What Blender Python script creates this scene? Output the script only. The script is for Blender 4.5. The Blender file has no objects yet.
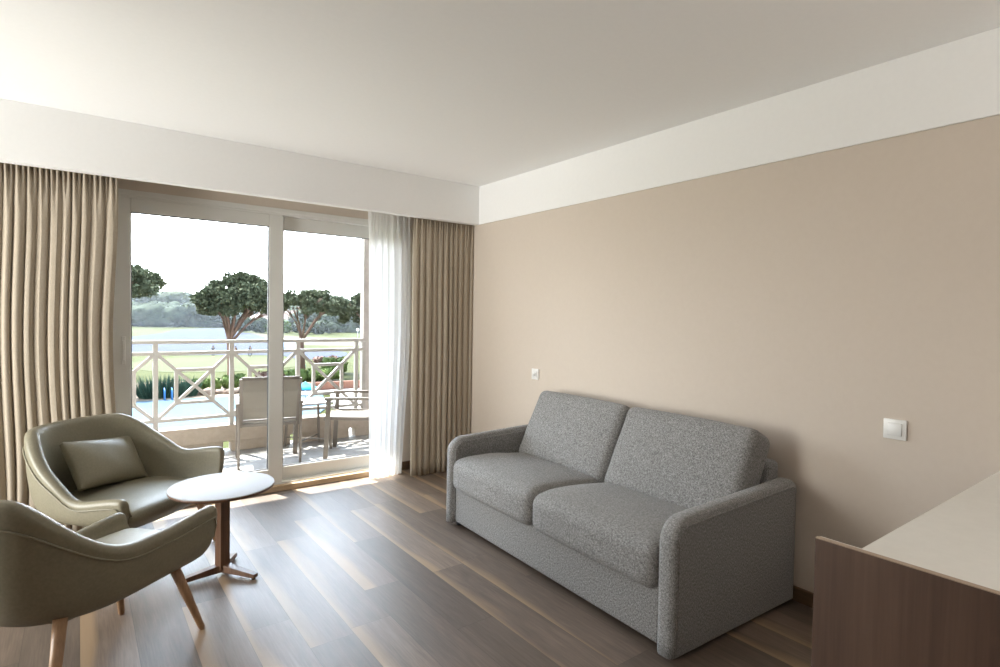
import bpy, bmesh, math, random
from mathutils import Vector, Matrix, noise
S = bpy.context.scene
COL = S.collection
R = math.radians
random.seed(7)

# ------------------------------------------------------------------ helpers
def tag(o, label=None, cat=None, group=None, kind=None):
    if label: o['label'] = label
    if cat: o['category'] = cat
    if group: o['group'] = group
    if kind: o['kind'] = kind
    return o

def empty(name, loc=(0, 0, 0), rz=0.0):
    o = bpy.data.objects.new(name, None)
    o.empty_display_size = 0.1
    COL.objects.link(o)
    o.location = loc
    o.rotation_euler = (0, 0, rz)
    return o

def link(name, me, mat=None, parent=None, smooth=False):
    if mat is not None and not me.materials:
        me.materials.append(mat)
    if smooth:
        for p in me.polygons: p.use_smooth = True
    o = bpy.data.objects.new(name, me)
    COL.objects.link(o)
    if parent is not None: o.parent = parent
    return o

def copy_tree(o, parent=None):
    c = o.copy(); COL.objects.link(c)
    c.parent = parent
    for ch in list(o.children): copy_tree(ch, c)
    return c

class MB:
    """collects shapes into one mesh"""
    def __init__(s): s.v = []; s.f = []; s.sm = []
    def add(s, vs, fs, smooth=False, M=None):
        n = len(s.v)
        s.v += [tuple(M @ Vector(v)) if M else tuple(v) for v in vs]
        s.f += [tuple(i + n for i in f) for f in fs]
        s.sm += [smooth] * len(fs)
        return s
    def box(s, x0, x1, y0, y1, z0, z1, M=None):
        vs = [(x, y, z) for x in (x0, x1) for y in (y0, y1) for z in (z0, z1)]
        return s.add(vs, [(0, 1, 3, 2), (4, 6, 7, 5), (0, 4, 5, 1), (2, 3, 7, 6), (0, 2, 6, 4), (1, 5, 7, 3)], False, M)
    def bar(s, a, b, w, d, up=(0, 0, 1)):
        """box bar from a to b, w across, d along the third axis"""
        a = Vector(a); b = Vector(b); t = (b - a).normalized(); u = Vector(up)
        if abs(t.dot(u)) > .98: u = Vector((0, 1, 0))
        n = t.cross(u).normalized(); m = n.cross(t)
        vs = []
        for p in (a, b):
            for i, j in ((-1, -1), (1, -1), (1, 1), (-1, 1)):
                vs.append(p + n * i * d / 2 + m * j * w / 2)
        return s.add(vs, [(0, 3, 2, 1), (4, 5, 6, 7), (0, 1, 5, 4), (1, 2, 6, 5), (2, 3, 7, 6), (3, 0, 4, 7)])
    def tube(s, pts, rad, n=10, cap=True):
        pts = [Vector(p) for p in pts]
        rads = rad if isinstance(rad, (list, tuple)) else [rad] * len(pts)
        vs = []; fs = []
        t0 = (pts[1] - pts[0]).normalized()
        u = Vector((0, 0, 1)) if abs(t0.z) < .9 else Vector((1, 0, 0))
        nrm = t0.cross(u).normalized()
        for i, p in enumerate(pts):
            t = (pts[min(i + 1, len(pts) - 1)] - pts[max(i - 1, 0)]).normalized()
            nrm = (nrm - t * nrm.dot(t)).normalized()
            b = t.cross(nrm)
            for k in range(n):
                a = 2 * math.pi * k / n
                vs.append(p + (nrm * math.cos(a) + b * math.sin(a)) * rads[i])
        for i in range(len(pts) - 1):
            for k in range(n):
                k2 = (k + 1) % n
                fs.append((i * n + k, i * n + k2, (i + 1) * n + k2, (i + 1) * n + k))
        if cap:
            fs.append(tuple(range(n - 1, -1, -1)))
            m = (len(pts) - 1) * n
            fs.append(tuple(range(m, m + n)))
        return s.add(vs, fs, True)
    def lathe(s, prof, n=32, M=None):
        vs = []; fs = []
        for r, z in prof:
            for k in range(n):
                a = 2 * math.pi * k / n
                vs.append((r * math.cos(a), r * math.sin(a), z))
        for i in range(len(prof) - 1):
            for k in range(n):
                k2 = (k + 1) % n
                fs.append((i * n + k, i * n + k2, (i + 1) * n + k2, (i + 1) * n + k))
        fs.append(tuple(range(n - 1, -1, -1)))
        m = (len(prof) - 1) * n
        fs.append(tuple(range(m, m + n)))
        return s.add(vs, fs, True, M)
    def mesh(s, name='m'):
        me = bpy.data.meshes.new(name)
        me.from_pydata([tuple(v) for v in s.v], [], s.f)
        me.validate()
        if len(me.polygons) == len(s.sm): me.polygons.foreach_set('use_smooth', s.sm)
        me.update()
        return me
    def build(s, name, mat, parent=None, bevel=0, seg=2):
        o = link(name, s.mesh(name), mat, parent)
        if bevel:
            m = o.modifiers.new('bevel', 'BEVEL'); m.width = bevel; m.segments = seg; m.limit_method = 'ANGLE'
            m.harden_normals = False
        return o

def ss(a, b, x):
    t = max(0., min(1., (x - a) / (b - a))); return t * t * (3 - 2 * t)

def rbox(sx, sy, sz, r, n=7, puff=None):
    """rounded box centred at origin; puff(v) may move each point"""
    bm = bmesh.new()
    def ticks(h, r):
        e = [h - r * (1 - math.sin(R(a))) for a in (0, 22.5, 45, 67.5, 90)]
        mid = [-(h - r) + 2 * (h - r) * i / n for i in range(1, n)]
        return sorted(set([-x for x in e] + mid + e))
    h = (sx / 2, sy / 2, sz / 2)
    T = [ticks(h[i], r) for i in range(3)]
    key = {}
    def vert(i, j, k):
        if (i, j, k) in key: return key[(i, j, k)]
        p = Vector((T[0][i], T[1][j], T[2][k]))
        c = Vector([max(-(h[a] - r), min(h[a] - r, p[a])) for a in range(3)])
        d = p - c
        if d.length > 1e-9:
            p = c + d.normalized() * r
        if puff: p = Vector(puff(p))
        key[(i, j, k)] = bm.verts.new(p)
        return key[(i, j, k)]
    N = [len(t) - 1 for t in T]
    for a in range(3):
        b, c = (a + 1) % 3, (a + 2) % 3
        for side in (0, N[a]):
            for i in range(N[b]):
                for j in range(N[c]):
                    q = []
                    for di, dj in ((0, 0), (1, 0), (1, 1), (0, 1)):
                        idx = [0, 0, 0]; idx[a] = side; idx[b] = i + di; idx[c] = j + dj
                        q.append(vert(*idx))
                    if side == 0: q.reverse()
                    try: bm.faces.new(q)
                    except ValueError: pass
    bmesh.ops.remove_doubles(bm, verts=bm.verts, dist=1e-5)
    me = bpy.data.meshes.new('rbox'); bm.to_mesh(me); bm.free()
    for p in me.polygons: p.use_smooth = True
    return me

# ------------------------------------------------------------------ materials
def mat(name, base=(.8, .8, .8), rough=.5, metal=0., spec=.5):
    m = bpy.data.materials.new(name); m.use_nodes = True
    b = m.node_tree.nodes['Principled BSDF']
    b.inputs['Base Color'].default_value = (*base, 1)
    b.inputs['Roughness'].default_value = rough
    b.inputs['Metallic'].default_value = metal
    b.inputs['Specular IOR Level'].default_value = spec
    return m
def nd(m, t, **kw):
    n = m.node_tree.nodes.new(t)
    for k, v in kw.items():
        if k in n.inputs: n.inputs[k].default_value = v
        else: setattr(n, k, v)
    return n
def lk(m, a, b): m.node_tree.links.new(a, b)
def bsdf(m): return m.node_tree.nodes['Principled BSDF']
def ramp(m, fac, stops):
    r = nd(m, 'ShaderNodeValToRGB')
    el = r.color_ramp.elements
    while len(el) < len(stops): el.new(.5)
    for e, (p, c) in zip(el, stops):
        e.position = p; e.color = (*c, 1)
    lk(m, fac, r.inputs['Fac'])
    return r.outputs['Color']
def coords(m, scale=(1, 1, 1), kind='Object'):
    tc = nd(m, 'ShaderNodeTexCoord'); mp = nd(m, 'ShaderNodeMapping')
    mp.inputs['Scale'].default_value = scale
    lk(m, tc.outputs[kind], mp.inputs['Vector'])
    return mp.outputs['Vector']
def bump(m, h, strength=.2, dist=.002):
    b = nd(m, 'ShaderNodeBump'); b.inputs['Strength'].default_value = strength; b.inputs['Distance'].default_value = dist
    lk(m, h, b.inputs['Height']); lk(m, b.outputs['Normal'], bsdf(m).inputs['Normal'])
def noisy(name, c1, c2, scale=50, stretch=(1, 1, 1), rough=.6, bmp=0, bd=.002, detail=3, lo=.35, hi=.65, spec=.5):
    m = mat(name, c1, rough, spec=spec)
    n = nd(m, 'ShaderNodeTexNoise', Scale=scale, Detail=detail)
    lk(m, coords(m, stretch), n.inputs['Vector'])
    lk(m, ramp(m, n.outputs['Fac'], [(lo, c1), (hi, c2)]), bsdf(m).inputs['Base Color'])
    if bmp: bump(m, n.outputs['Fac'], bmp, bd)
    return m

def wood(name, c1, c2, c3, axis=2, rough=.45, sc=14.):
    m = mat(name, c1, rough)
    st = [1., 1., 1.]; st[axis] = .06
    v = coords(m, st)
    n1 = nd(m, 'ShaderNodeTexNoise', Scale=sc, Detail=5, Roughness=.6, Distortion=.6)
    lk(m, v, n1.inputs['Vector'])
    st2 = [1., 1., 1.]; st2[axis] = .03
    n2 = nd(m, 'ShaderNodeTexNoise', Scale=sc * 9, Detail=3)
    lk(m, coords(m, st2), n2.inputs['Vector'])
    mx = nd(m, 'ShaderNodeMath', operation='MULTIPLY_ADD'); mx.inputs[1].default_value = .35
    lk(m, n2.outputs['Fac'], mx.inputs[0]); 
    ml = nd(m, 'ShaderNodeMath', operation='MULTIPLY'); ml.inputs[1].default_value = .65
    lk(m, n1.outputs['Fac'], ml.inputs[0]); lk(m, ml.outputs[0], mx.inputs[2])
    lk(m, ramp(m, mx.outputs[0], [(.35, c1), (.5, c2), (.66, c3)]), bsdf(m).inputs['Base Color'])
    bump(m, n2.outputs['Fac'], .08, .001)
    return m

def floor_mat():
    m = mat('plank_floor', (.3, .25, .2), .4, spec=.85)
    tc = nd(m, 'ShaderNodeTexCoord'); sx = nd(m, 'ShaderNodeSeparateXYZ'); lk(m, tc.outputs['Object'], sx.inputs[0])
    def mth(op, a, b=None, c=None):
        n = nd(m, 'ShaderNodeMath', operation=op)
        for i, x in enumerate((a, b, c)):
            if x is None: continue
            if isinstance(x, (int, float)): n.inputs[i].default_value = x
            else: lk(m, x, n.inputs[i])
        return n.outputs[0]
    PW, PL = .2, 1.22
    fx = mth('DIVIDE', sx.outputs['X'], PW)
    row = mth('FLOOR', fx)
    wn = nd(m, 'ShaderNodeTexWhiteNoise', noise_dimensions='1D'); lk(m, row, wn.inputs['W'])
    fy = mth('ADD', mth('DIVIDE', sx.outputs['Y'], PL), mth('MULTIPLY', wn.outputs['Value'], 7.3))
    colm = mth('FLOOR', fy)
    pid = nd(m, 'ShaderNodeCombineXYZ'); lk(m, row, pid.inputs[0]); lk(m, colm, pid.inputs[1])
    w2 = nd(m, 'ShaderNodeTexWhiteNoise', noise_dimensions='3D'); lk(m, pid.outputs[0], w2.inputs['Vector'])
    # grain
    off = nd(m, 'ShaderNodeVectorMath', operation='MULTIPLY'); lk(m, w2.outputs['Color'], off.inputs[0]); off.inputs[1].default_value = (9, 9, 9)
    ad = nd(m, 'ShaderNodeVectorMath', operation='ADD'); lk(m, tc.outputs['Object'], ad.inputs[0]); lk(m, off.outputs[0], ad.inputs[1])
    mp = nd(m, 'ShaderNodeMapping'); mp.inputs['Scale'].default_value = (1, .09, 1); lk(m, ad.outputs[0], mp.inputs['Vector'])
    n1 = nd(m, 'ShaderNodeTexNoise', Scale=16, Detail=6, Roughness=.62, Distortion=.9); lk(m, mp.outputs[0], n1.inputs['Vector'])
    mp2 = nd(m, 'ShaderNodeMapping'); mp2.inputs['Scale'].default_value = (1, .05, 1); lk(m, ad.outputs[0], mp2.inputs['Vector'])
    n2 = nd(m, 'ShaderNodeTexNoise', Scale=150, Detail=3); lk(m, mp2.outputs[0], n2.inputs['Vector'])
    mp3 = nd(m, 'ShaderNodeMapping'); mp3.inputs['Scale'].default_value = (1, .14, 1); lk(m, ad.outputs[0], mp3.inputs['Vector'])
    n3 = nd(m, 'ShaderNodeTexNoise', Scale=5.5, Detail=2); lk(m, mp3.outputs[0], n3.inputs['Vector'])
    fac = mth('ADD', mth('MULTIPLY', n1.outputs['Fac'], .6), mth('MULTIPLY', n2.outputs['Fac'], .4))
    grain = ramp(m, fac, [(.34, (.115, .082, .061)), (.5, (.165, .121, .092)), (.66, (.22, .166, .127))])
    # each plank lighter or darker
    tone = mth('MULTIPLY_ADD', w2.outputs['Value'], .62, .68)
    t1 = nd(m, 'ShaderNodeMix', data_type='RGBA', blend_type='MULTIPLY'); t1.inputs['Factor'].default_value = 1
    cmb = nd(m, 'ShaderNodeCombineColor'); [lk(m, tone, cmb.inputs[i]) for i in range(3)]
    lk(m, grain, t1.inputs['A']); lk(m, cmb.outputs[0], t1.inputs['B'])
    # honey heartwood streak running along one side of a plank
    frx = mth('FRACT', fx)
    st = mth('ADD', frx, mth('MULTIPLY', mth('SUBTRACT', n3.outputs['Fac'], .5), 1.1))
    side = ramp(m, st, [(.0, (1, 1, 1)), (.10, (1, 1, 1)), (.30, (0, 0, 0)), (1, (0, 0, 0))])
    hon = nd(m, 'ShaderNodeMix', data_type='RGBA')
    sc_ = nd(m, 'ShaderNodeSeparateColor'); lk(m, side, sc_.inputs[0])
    some = mth('GREATER_THAN', w2.outputs['Value'], .38)
    lk(m, mth('MULTIPLY', mth('MULTIPLY', sc_.outputs[0], some), .75), hon.inputs['Factor'])
    lk(m, t1.outputs['Result'], hon.inputs['A']); hon.inputs['B'].default_value = (.40, .27, .155, 1)
    # joints
    ex = mth('MULTIPLY', mth('MINIMUM', frx, mth('SUBTRACT', 1, frx)), PW)
    fry = mth('FRACT', fy)
    ey = mth('MULTIPLY', mth('MINIMUM', fry, mth('SUBTRACT', 1, fry)), PL)
    e = mth('MINIMUM', ex, ey)
    jt = mth('LESS_THAN', e, .0013)
    jm = nd(m, 'ShaderNodeMix', data_type='RGBA'); lk(m, mth('MULTIPLY', jt, .55), jm.inputs['Factor'])
    lk(m, hon.outputs['Result'], jm.inputs['A']); jm.inputs['B'].default_value = (.03, .022, .016, 1)
    lk(m, jm.outputs['Result'], bsdf(m).inputs['Base Color'])
    rr = mth('MULTIPLY_ADD', n1.outputs['Fac'], .08, .42)
    lk(m, rr, bsdf(m).inputs['Roughness'])
    hh = mth('SUBTRACT', mth('MULTIPLY', n2.outputs['Fac'], .25), jt)
    bump(m, hh, .25, .0008)
    return m

def fabric_tweed():
    m = mat('grey_tweed', (.3, .3, .3), .95, spec=.15)
    def n(scale, st):
        x = nd(m, 'ShaderNodeTexNoise', Scale=scale, Detail=2); lk(m, coords(m, st), x.inputs['Vector']); return x.outputs['Fac']
    a = n(520, (1, .2, 1)); b = n(520, (1, 1, .2)); c = n(110, (1, 1, 1))
    s = nd(m, 'ShaderNodeMath', operation='ADD'); lk(m, a, s.inputs[0]); lk(m, b, s.inputs[1])
    s2 = nd(m, 'ShaderNodeMath', operation='MULTIPLY_ADD'); lk(m, c, s2.inputs[0]); s2.inputs[1].default_value = .35; lk(m, s.outputs[0], s2.inputs[2])
    s3 = nd(m, 'ShaderNodeMath', operation='MULTIPLY'); s3.inputs[1].default_value = .425; lk(m, s2.outputs[0], s3.inputs[0])
    lk(m, ramp(m, s3.outputs[0], [(.42, (.115, .112, .109)), (.5, (.23, .225, .221)), (.58, (.40, .392, .385))]), bsdf(m).inputs['Base Color'])
    bump(m, s3.outputs[0], .3, .0012)
    bsdf(m).inputs['Sheen Weight'].default_value = .15
    return m

def clear_glass(name, refl=.06):
    m = bpy.data.materials.new(name); m.use_nodes = True
    nt = m.node_tree; nt.nodes.clear()
    out = nt.nodes.new('ShaderNodeOutputMaterial'); mx = nt.nodes.new('ShaderNodeMixShader')
    t = nt.nodes.new('ShaderNodeBsdfTransparent'); t.inputs[0].default_value = (.97, .985, .98, 1)
    g = nt.nodes.new('ShaderNodeBsdfGlossy'); g.inputs['Roughness'].default_value = .0
    fr = nt.nodes.new('ShaderNodeFresnel'); fr.inputs[0].default_value = 1.35
    ge = nt.nodes.new('ShaderNodeNewGeometry'); iv = nt.nodes.new('ShaderNodeMath'); iv.operation = 'SUBTRACT'; iv.inputs[0].default_value = 1
    ml = nt.nodes.new('ShaderNodeMath'); ml.operation = 'MULTIPLY'
    nt.links.new(ge.outputs['Backfacing'], iv.inputs[1]); nt.links.new(fr.outputs[0], ml.inputs[0]); nt.links.new(iv.outputs[0], ml.inputs[1])
    nt.links.new(ml.outputs[0], mx.inputs[0]); nt.links.new(t.outputs[0], mx.inputs[1]); nt.links.new(g.outputs[0], mx.inputs[2])
    nt.links.new(mx.outputs[0], out.inputs[0])
    return m

def sheer_mat():
    m = bpy.data.materials.new('sheer_voile'); m.use_nodes = True
    nt = m.node_tree; nt.nodes.clear()
    out = nt.nodes.new('ShaderNodeOutputMaterial'); mx = nt.nodes.new('ShaderNodeMixShader')
    t = nt.nodes.new('ShaderNodeBsdfTransparent')
    d = nt.nodes.new('ShaderNodeBsdfDiffuse'); d.inputs[0].default_value = (.95, .95, .94, 1)
    tl = nt.nodes.new('ShaderNodeBsdfTranslucent'); tl.inputs[0].default_value = (.97, .97, .97, 1)
    m2 = nt.nodes.new('ShaderNodeMixShader'); m2.inputs[0].default_value = .6
    nt.links.new(d.outputs[0], m2.inputs[1]); nt.links.new(tl.outputs[0], m2.inputs[2])
    mx.inputs[0].default_value = .8
    nt.links.new(t.outputs[0], mx.inputs[1]); nt.links.new(m2.outputs[0], mx.inputs[2]); nt.links.new(mx.outputs[0], out.inputs[0])
    return m

M = {}
M['floor'] = floor_mat()
M['wallbeige'] = noisy('beige_wall_paint', (.63, .55, .47), (.64, .56, .48), 40, rough=.85, bmp=.05, bd=.001, spec=.2)
M['white'] = noisy('white_ceiling_paint', (.88, .876, .866), (.89, .886, .876), 40, rough=.9, bmp=.04, bd=.001, spec=.2)
M['frame'] = mat('white_lacquer_frame', (.74, .735, .70), .35)
M['gasket'] = mat('dark_gasket', (.05, .05, .055), .5)
M['glass'] = clear_glass('window_glass')
M['curtain'] = noisy('taupe_curtain_cloth', (.40, .34, .265), (.44, .378, .30), 260, (1, 1, .25), rough=.9, bmp=.15, bd=.001, spec=.15)
M['sheer'] = sheer_mat()
M['tweed'] = fabric_tweed()
M['black'] = mat('black_plastic', (.015, .015, .015), .5)
M['leather'] = noisy('olive_taupe_leather', (.215, .195, .137), (.242, .22, .157), 90, rough=.42, bmp=.10, bd=.0012, detail=5, spec=.45)
M['seam'] = mat('leather_seam', (.12, .108, .078), .6)
M['oakleg'] = wood('oak_leg', (.26, .15, .08), (.36, .215, .12), (.45, .28, .165), 2, .4, 18)
M['walnut'] = wood('walnut_column', (.085, .04, .022), (.13, .066, .037), (.18, .098, .055), 2, .35, 20)
M['tabletop'] = mat('pale_table_laminate', (.42, .42, .44), .5, spec=.15)
M['deskwood'] = wood('desk_walnut_veneer', (.062, .031, .019), (.088, .047, .029), (.115, .064, .041), 2, .5, 9)
M['deskedge'] = mat('desk_edge_band', (.36, .265, .19), .5)
M['desktop'] = noisy('desk_top_laminate', (.72, .70, .645), (.74, .72, .665), 30, rough=.38, spec=.4)
M['base'] = wood('skirting_wood', (.10, .058, .03), (.14, .084, .045), (.19, .118, .066), 1, .5, 12)
M['switch'] = mat('white_switch_plastic', (.78, .77, .74), .3)
M['switch2'] = mat('white_rocker_plastic', (.72, .71, .69), .28)
M['oakstrip'] = wood('oak_threshold', (.40, .29, .18), (.50, .37, .24), (.58, .44, .30), 0, .5, 12)
M['tile'] = noisy('balcony_tile', (.27, .255, .24), (.32, .305, .29), 12, rough=.6)
M['render'] = noisy('cream_render', (.40, .36, .34), (.44, .40, .37), 25, rough=.9, bmp=.1)
M['stone'] = noisy('cream_stone', (.32, .265, .215), (.36, .30, .245), 18, rough=.85)
M['rail'] = mat('white_painted_rail', (.35, .325, .30), .45)
M['patio'] = mat('taupe_metal', (.155, .132, .112), .45, .3)
M['sling'] = noisy('taupe_sling', (.18, .158, .132), (.21, .186, .156), 350, rough=.8)
M['slingside'] = M['patio']
M['patiotop'] = mat('patio_table_top', (.40, .385, .40), .4)
M['grass'] = noisy('lawn_grass', (.038, .044, .009), (.053, .060, .016), .16, rough=.95, detail=6, spec=.1)
M['green'] = noisy('putting_green', (.058, .064, .028), (.066, .072, .033), .12, rough=.95, detail=4, spec=.1)
M['rough'] = noisy('dry_bank_grass', (.07, .062, .042), (.11, .095, .063), .8, rough=.95, detail=6, spec=.1)
M['soil'] = noisy('sandy_soil', (.24, .19, .14), (.32, .26, .2), .9, rough=.95, detail=5, spec=.1)
M['terrace'] = noisy('pale_terrace', (.62, .58, .56), (.70, .66, .63), .6, rough=.8)
M['terracotta'] = noisy('terracotta_render', (.16, .075, .05), (.19, .09, .06), 1.5, rough=.9)
M['bark'] = noisy('pine_bark', (.13, .082, .065), (.23, .155, .125), 3, (1, 1, .3), rough=.95, bmp=.5, bd=.05)
M['rock'] = noisy('brown_rock', (.20, .15, .12), (.33, .26, .21), 2, rough=.95, bmp=.5, bd=.1)
M['roof'] = noisy('brown_roof_tiles', (.18, .13, .12), (.25, .19, .17), 3, rough=.9)
M['housewall'] = mat('house_wall', (.62, .58, .55), .9)
M['eave'] = mat('white_eave', (.8, .8, .8), .6)
M['parasol'] = mat('turquoise_canvas', (.02, .33, .55), .8)
M['metal'] = mat('brushed_metal', (.6, .62, .65), .3, .9)
M['blueladder'] = mat('blue_ladder', (.05, .22, .55), .4)
M['white_plain'] = mat('white_plain', (.85, .85, .85), .5)
M['teal'] = mat('teal_plastic', (.02, .30, .30), .5)
def foliage(name, c1, c2, sc=1.2):
    m = noisy(name, c1, c2, sc, rough=.9, detail=4, spec=.15, lo=.3, hi=.7); return m
M['pine'] = foliage('pine_needles', (.065, .080, .050), (.125, .145, .090))
M['oak'] = foliage('broadleaf_green', (.022, .036, .022), (.055, .072, .040), .7)
M['hedge'] = foliage('hedge_green', (.06, .10, .03), (.15, .20, .06))
M['agave'] = foliage('blue_green_blades', (.03, .07, .055), (.07, .13, .09), 3)
M['purple'] = foliage('purple_shrub', (.12, .07, .06), (.22, .14, .11), 2)
def water(name, col, rough=.12, sc=.8, st=.15, spec=.2):
    m = mat(name, col, rough, spec=spec)
    n = nd(m, 'ShaderNodeTexNoise', Scale=sc, Detail=4); lk(m, coords(m, (1, 1, 1)), n.inputs['Vector'])
    bump(m, n.outputs['Fac'], st, .3)
    return m
M['lake'] = water('lake_water', (.075, .084, .112), .9, .5, .25, 0)
M['pool'] = water('pool_water', (.072, .112, .150), .7, 1.5, .12, .04)
M['cloth_dark'] = mat('dark_cloth', (.03, .03, .04), .9)
M['cloth_grey'] = mat('grey_cloth', (.16, .17, .2), .9)
M['cloth_white'] = mat('white_cloth', (.75, .75, .75), .9)
M['skin'] = mat('skin', (.45, .27, .18), .6)
M['hair'] = mat('dark_hair', (.03, .02, .015), .7)

# ------------------------------------------------------------------ camera
cam = bpy.data.objects.new('camera', bpy.data.cameras.new('camera'))
COL.objects.link(cam); S.camera = cam
y, p, r = R(36.842), R(-1.692), R(.949)
f = Vector((math.sin(y), math.cos(y), 0)); rt = Vector((math.cos(y), -math.sin(y), 0)); up = Vector((0, 0, 1))
f2 = f * math.cos(p) + up * math.sin(p); u2 = up * math.cos(p) - f * math.sin(p)
r3 = rt * math.cos(r) + u2 * math.sin(r); u3 = u2 * math.cos(r) - rt * math.sin(r)
Mx = Matrix((r3, u3, -f2)).transposed().to_4x4(); Mx.translation = (0, 0, 1.45)
cam.matrix_world = Mx
cam.data.sensor_width = 36; cam.data.lens = 563.4 * .036
cam.data.clip_start = .02; cam.data.clip_end = 2000

# ------------------------------------------------------------------ room shell
XL, XR, YN, YB, ZC = -1.75, 2.988, -2.3, 4.75, 2.65
def struct(name, mb, m, bevel=0):
    o = mb.build(name, m, None, bevel) if isinstance(mb, MB) else link(name, mb, m)
    o['kind'] = 'structure'; return o
struct('floor', MB().box(XL - .1, XR + .1, YN - .1, YB + .02, -.12, 0), M['floor'])
struct('ceiling', MB().box(XL - .1, XR + .1, YN - .1, YB + .2, ZC, ZC + .12), M['white'])
struct('wall_right', MB().box(XR, XR + .15, YN - .1, YB + .2, -.1, ZC + .05), M['wallbeige'])
WY0, WY1, WZ0, WZ1 = 2.8, 4.3, .25, 2.1
struct('wall_left', MB().box(XL - .15, XL, YN - .1, WY0, -.1, ZC + .05).box(XL - .15, XL, WY1, YB + .2, -.1, ZC + .05).box(XL - .15, XL, WY0, WY1, -.1, WZ0).box(XL - .15, XL, WY0, WY1, WZ1, ZC + .05), M['wallbeige'])
wd = empty('added_window_1', (XL - .1, 0, 0)); wd['kind'] = 'structure'  # window added in the unseen left wall so fill light can enter
b = MB()
for y0_, y1_ in ((WY0, WY0 + .05), (WY1 - .05, WY1), ((WY0 + WY1) / 2 - .03, (WY0 + WY1) / 2 + .03)): b.box(0, .06, y0_, y1_, WZ0, WZ1)
b.box(0, .06, WY0, WY1, WZ0, WZ0 + .05).box(0, .06, WY0, WY1, WZ1 - .05, WZ1)
b.build('added_window_frame', M['frame'], wd, .003)
MB().box(.025, .03, WY0 + .05, WY1 - .05, WZ0 + .05, WZ1 - .05).build('window_glass', M['glass'], wd)  # pane of the added side window
struct('wall_near', MB().box(XL, XR, YN - .15, YN, -.1, ZC + .05), M['deskwood'])
OX0, OX1, OZ1 = .12, 2.37, 2.285
struct('wall_back', MB().box(XL, OX0, YB, YB + .2, -.1, ZC).box(OX1, XR, YB, YB + .2, -.1, ZC).box(OX0, OX1, YB, YB + .2, OZ1, ZC), M['wallbeige'])
struct('trim_1', MB().box(XL, XR, 4.326, 4.40, 2.30, ZC), M['white'], .003)          # soffit hiding the curtain pocket
struct('trim_2', MB().box(XR - .014, XR, YN, 4.326, 2.30, ZC), M['white'], .003)      # white band above the right wall
struct('baseboard_right', MB().box(XR - .014, XR, YN, YB, 0, .075), M['base'], .003)
struct('baseboard_left', MB().box(XL, XL + .014, YN, YB, 0, .075), M['base'], .003)
struct('baseboard_near', MB().box(XL + .014, XR - .014, YN, YN + .014, 0, .075), M['base'], .003)
struct('baseboard_back', MB().box(OX1 + .02, XR - .014, YB - .014, YB, 0, .075).box(XL + .014, OX0 - .02, YB - .014, YB, 0, .075), M['base'], .003)
struct('trim_3', MB().box(OX0, OX1, YB - .045, YB + .0, 0, .045), M['oakstrip'], .003)   # oak threshold face
# door: outer frame, two sliding sashes with glass
dr = empty('door_1', (0, YB, 0)); dr['kind'] = 'structure'
b = MB()
b.box(OX0, OX0 + .05, 0.0, .15, .0, OZ1).box(OX1 - .05, OX1, 0.0, .15, .0, OZ1).box(OX0 + .05, OX1 - .05, 0.0, .15, OZ1 - .04, OZ1).box(OX0 + .05, OX1 - .05, 0.0, .15, 0.0, .06)
b.box(OX0 - .02, OX1 + .02, -.012, 0.0, OZ1 - .022, OZ1 + .012)
b.build('door_frame', M['frame'], dr, .003)
def sash(x0, x1, yy, gx0, gx1, gz0, gz1, handle=False):
    s = MB(); z0, z1 = .06, OZ1 - .04
    s.box(x0, gx0, yy, yy + .045, z0, z1).box(gx1, x1, yy, yy + .045, z0, z1).box(gx0, gx1, yy, yy + .045, gz1, z1).box(gx0, gx1, yy, yy + .045, z0, gz0)
    o = s.build('door_sash', M['frame'], dr, .004)
    g = MB(); w = .006
    g.box(gx0, gx0 + w, yy + .012, yy + .034, gz0, gz1).box(gx1 - w, gx1, yy + .012, yy + .034, gz0, gz1).box(gx0, gx1, yy + .012, yy + .034, gz0, gz0 + w).box(gx0, gx1, yy + .012, yy + .034, gz1 - w, gz1)
    g.build('gasket', M['gasket'], o)
    MB().box(gx0, gx1, yy + .020, yy + .024, gz0, gz1).build('door_glass', M['glass'], o)
    if handle:
        h = MB(); hx = x0 + .085
        h.box(hx - .013, hx + .013, yy - .006, yy, 1.07, 1.27)
        h.bar((hx, yy - .03, 1.10), (hx, yy - .03, 1.24), .014, .016)
        h.box(hx - .006, hx + .006, yy - .03, yy, 1.105, 1.12).box(hx - .006, hx + .006, yy - .03, yy, 1.22, 1.235)
        h.build('door_handle', M['switch'], o, .003)
sash(OX0 + .05, 1.34, 0.005, .30, 1.234, .175, 2.147, True)
sash(1.27, OX1 - .05, .065, 1.362, 2.255, .168, 2.14)

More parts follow.
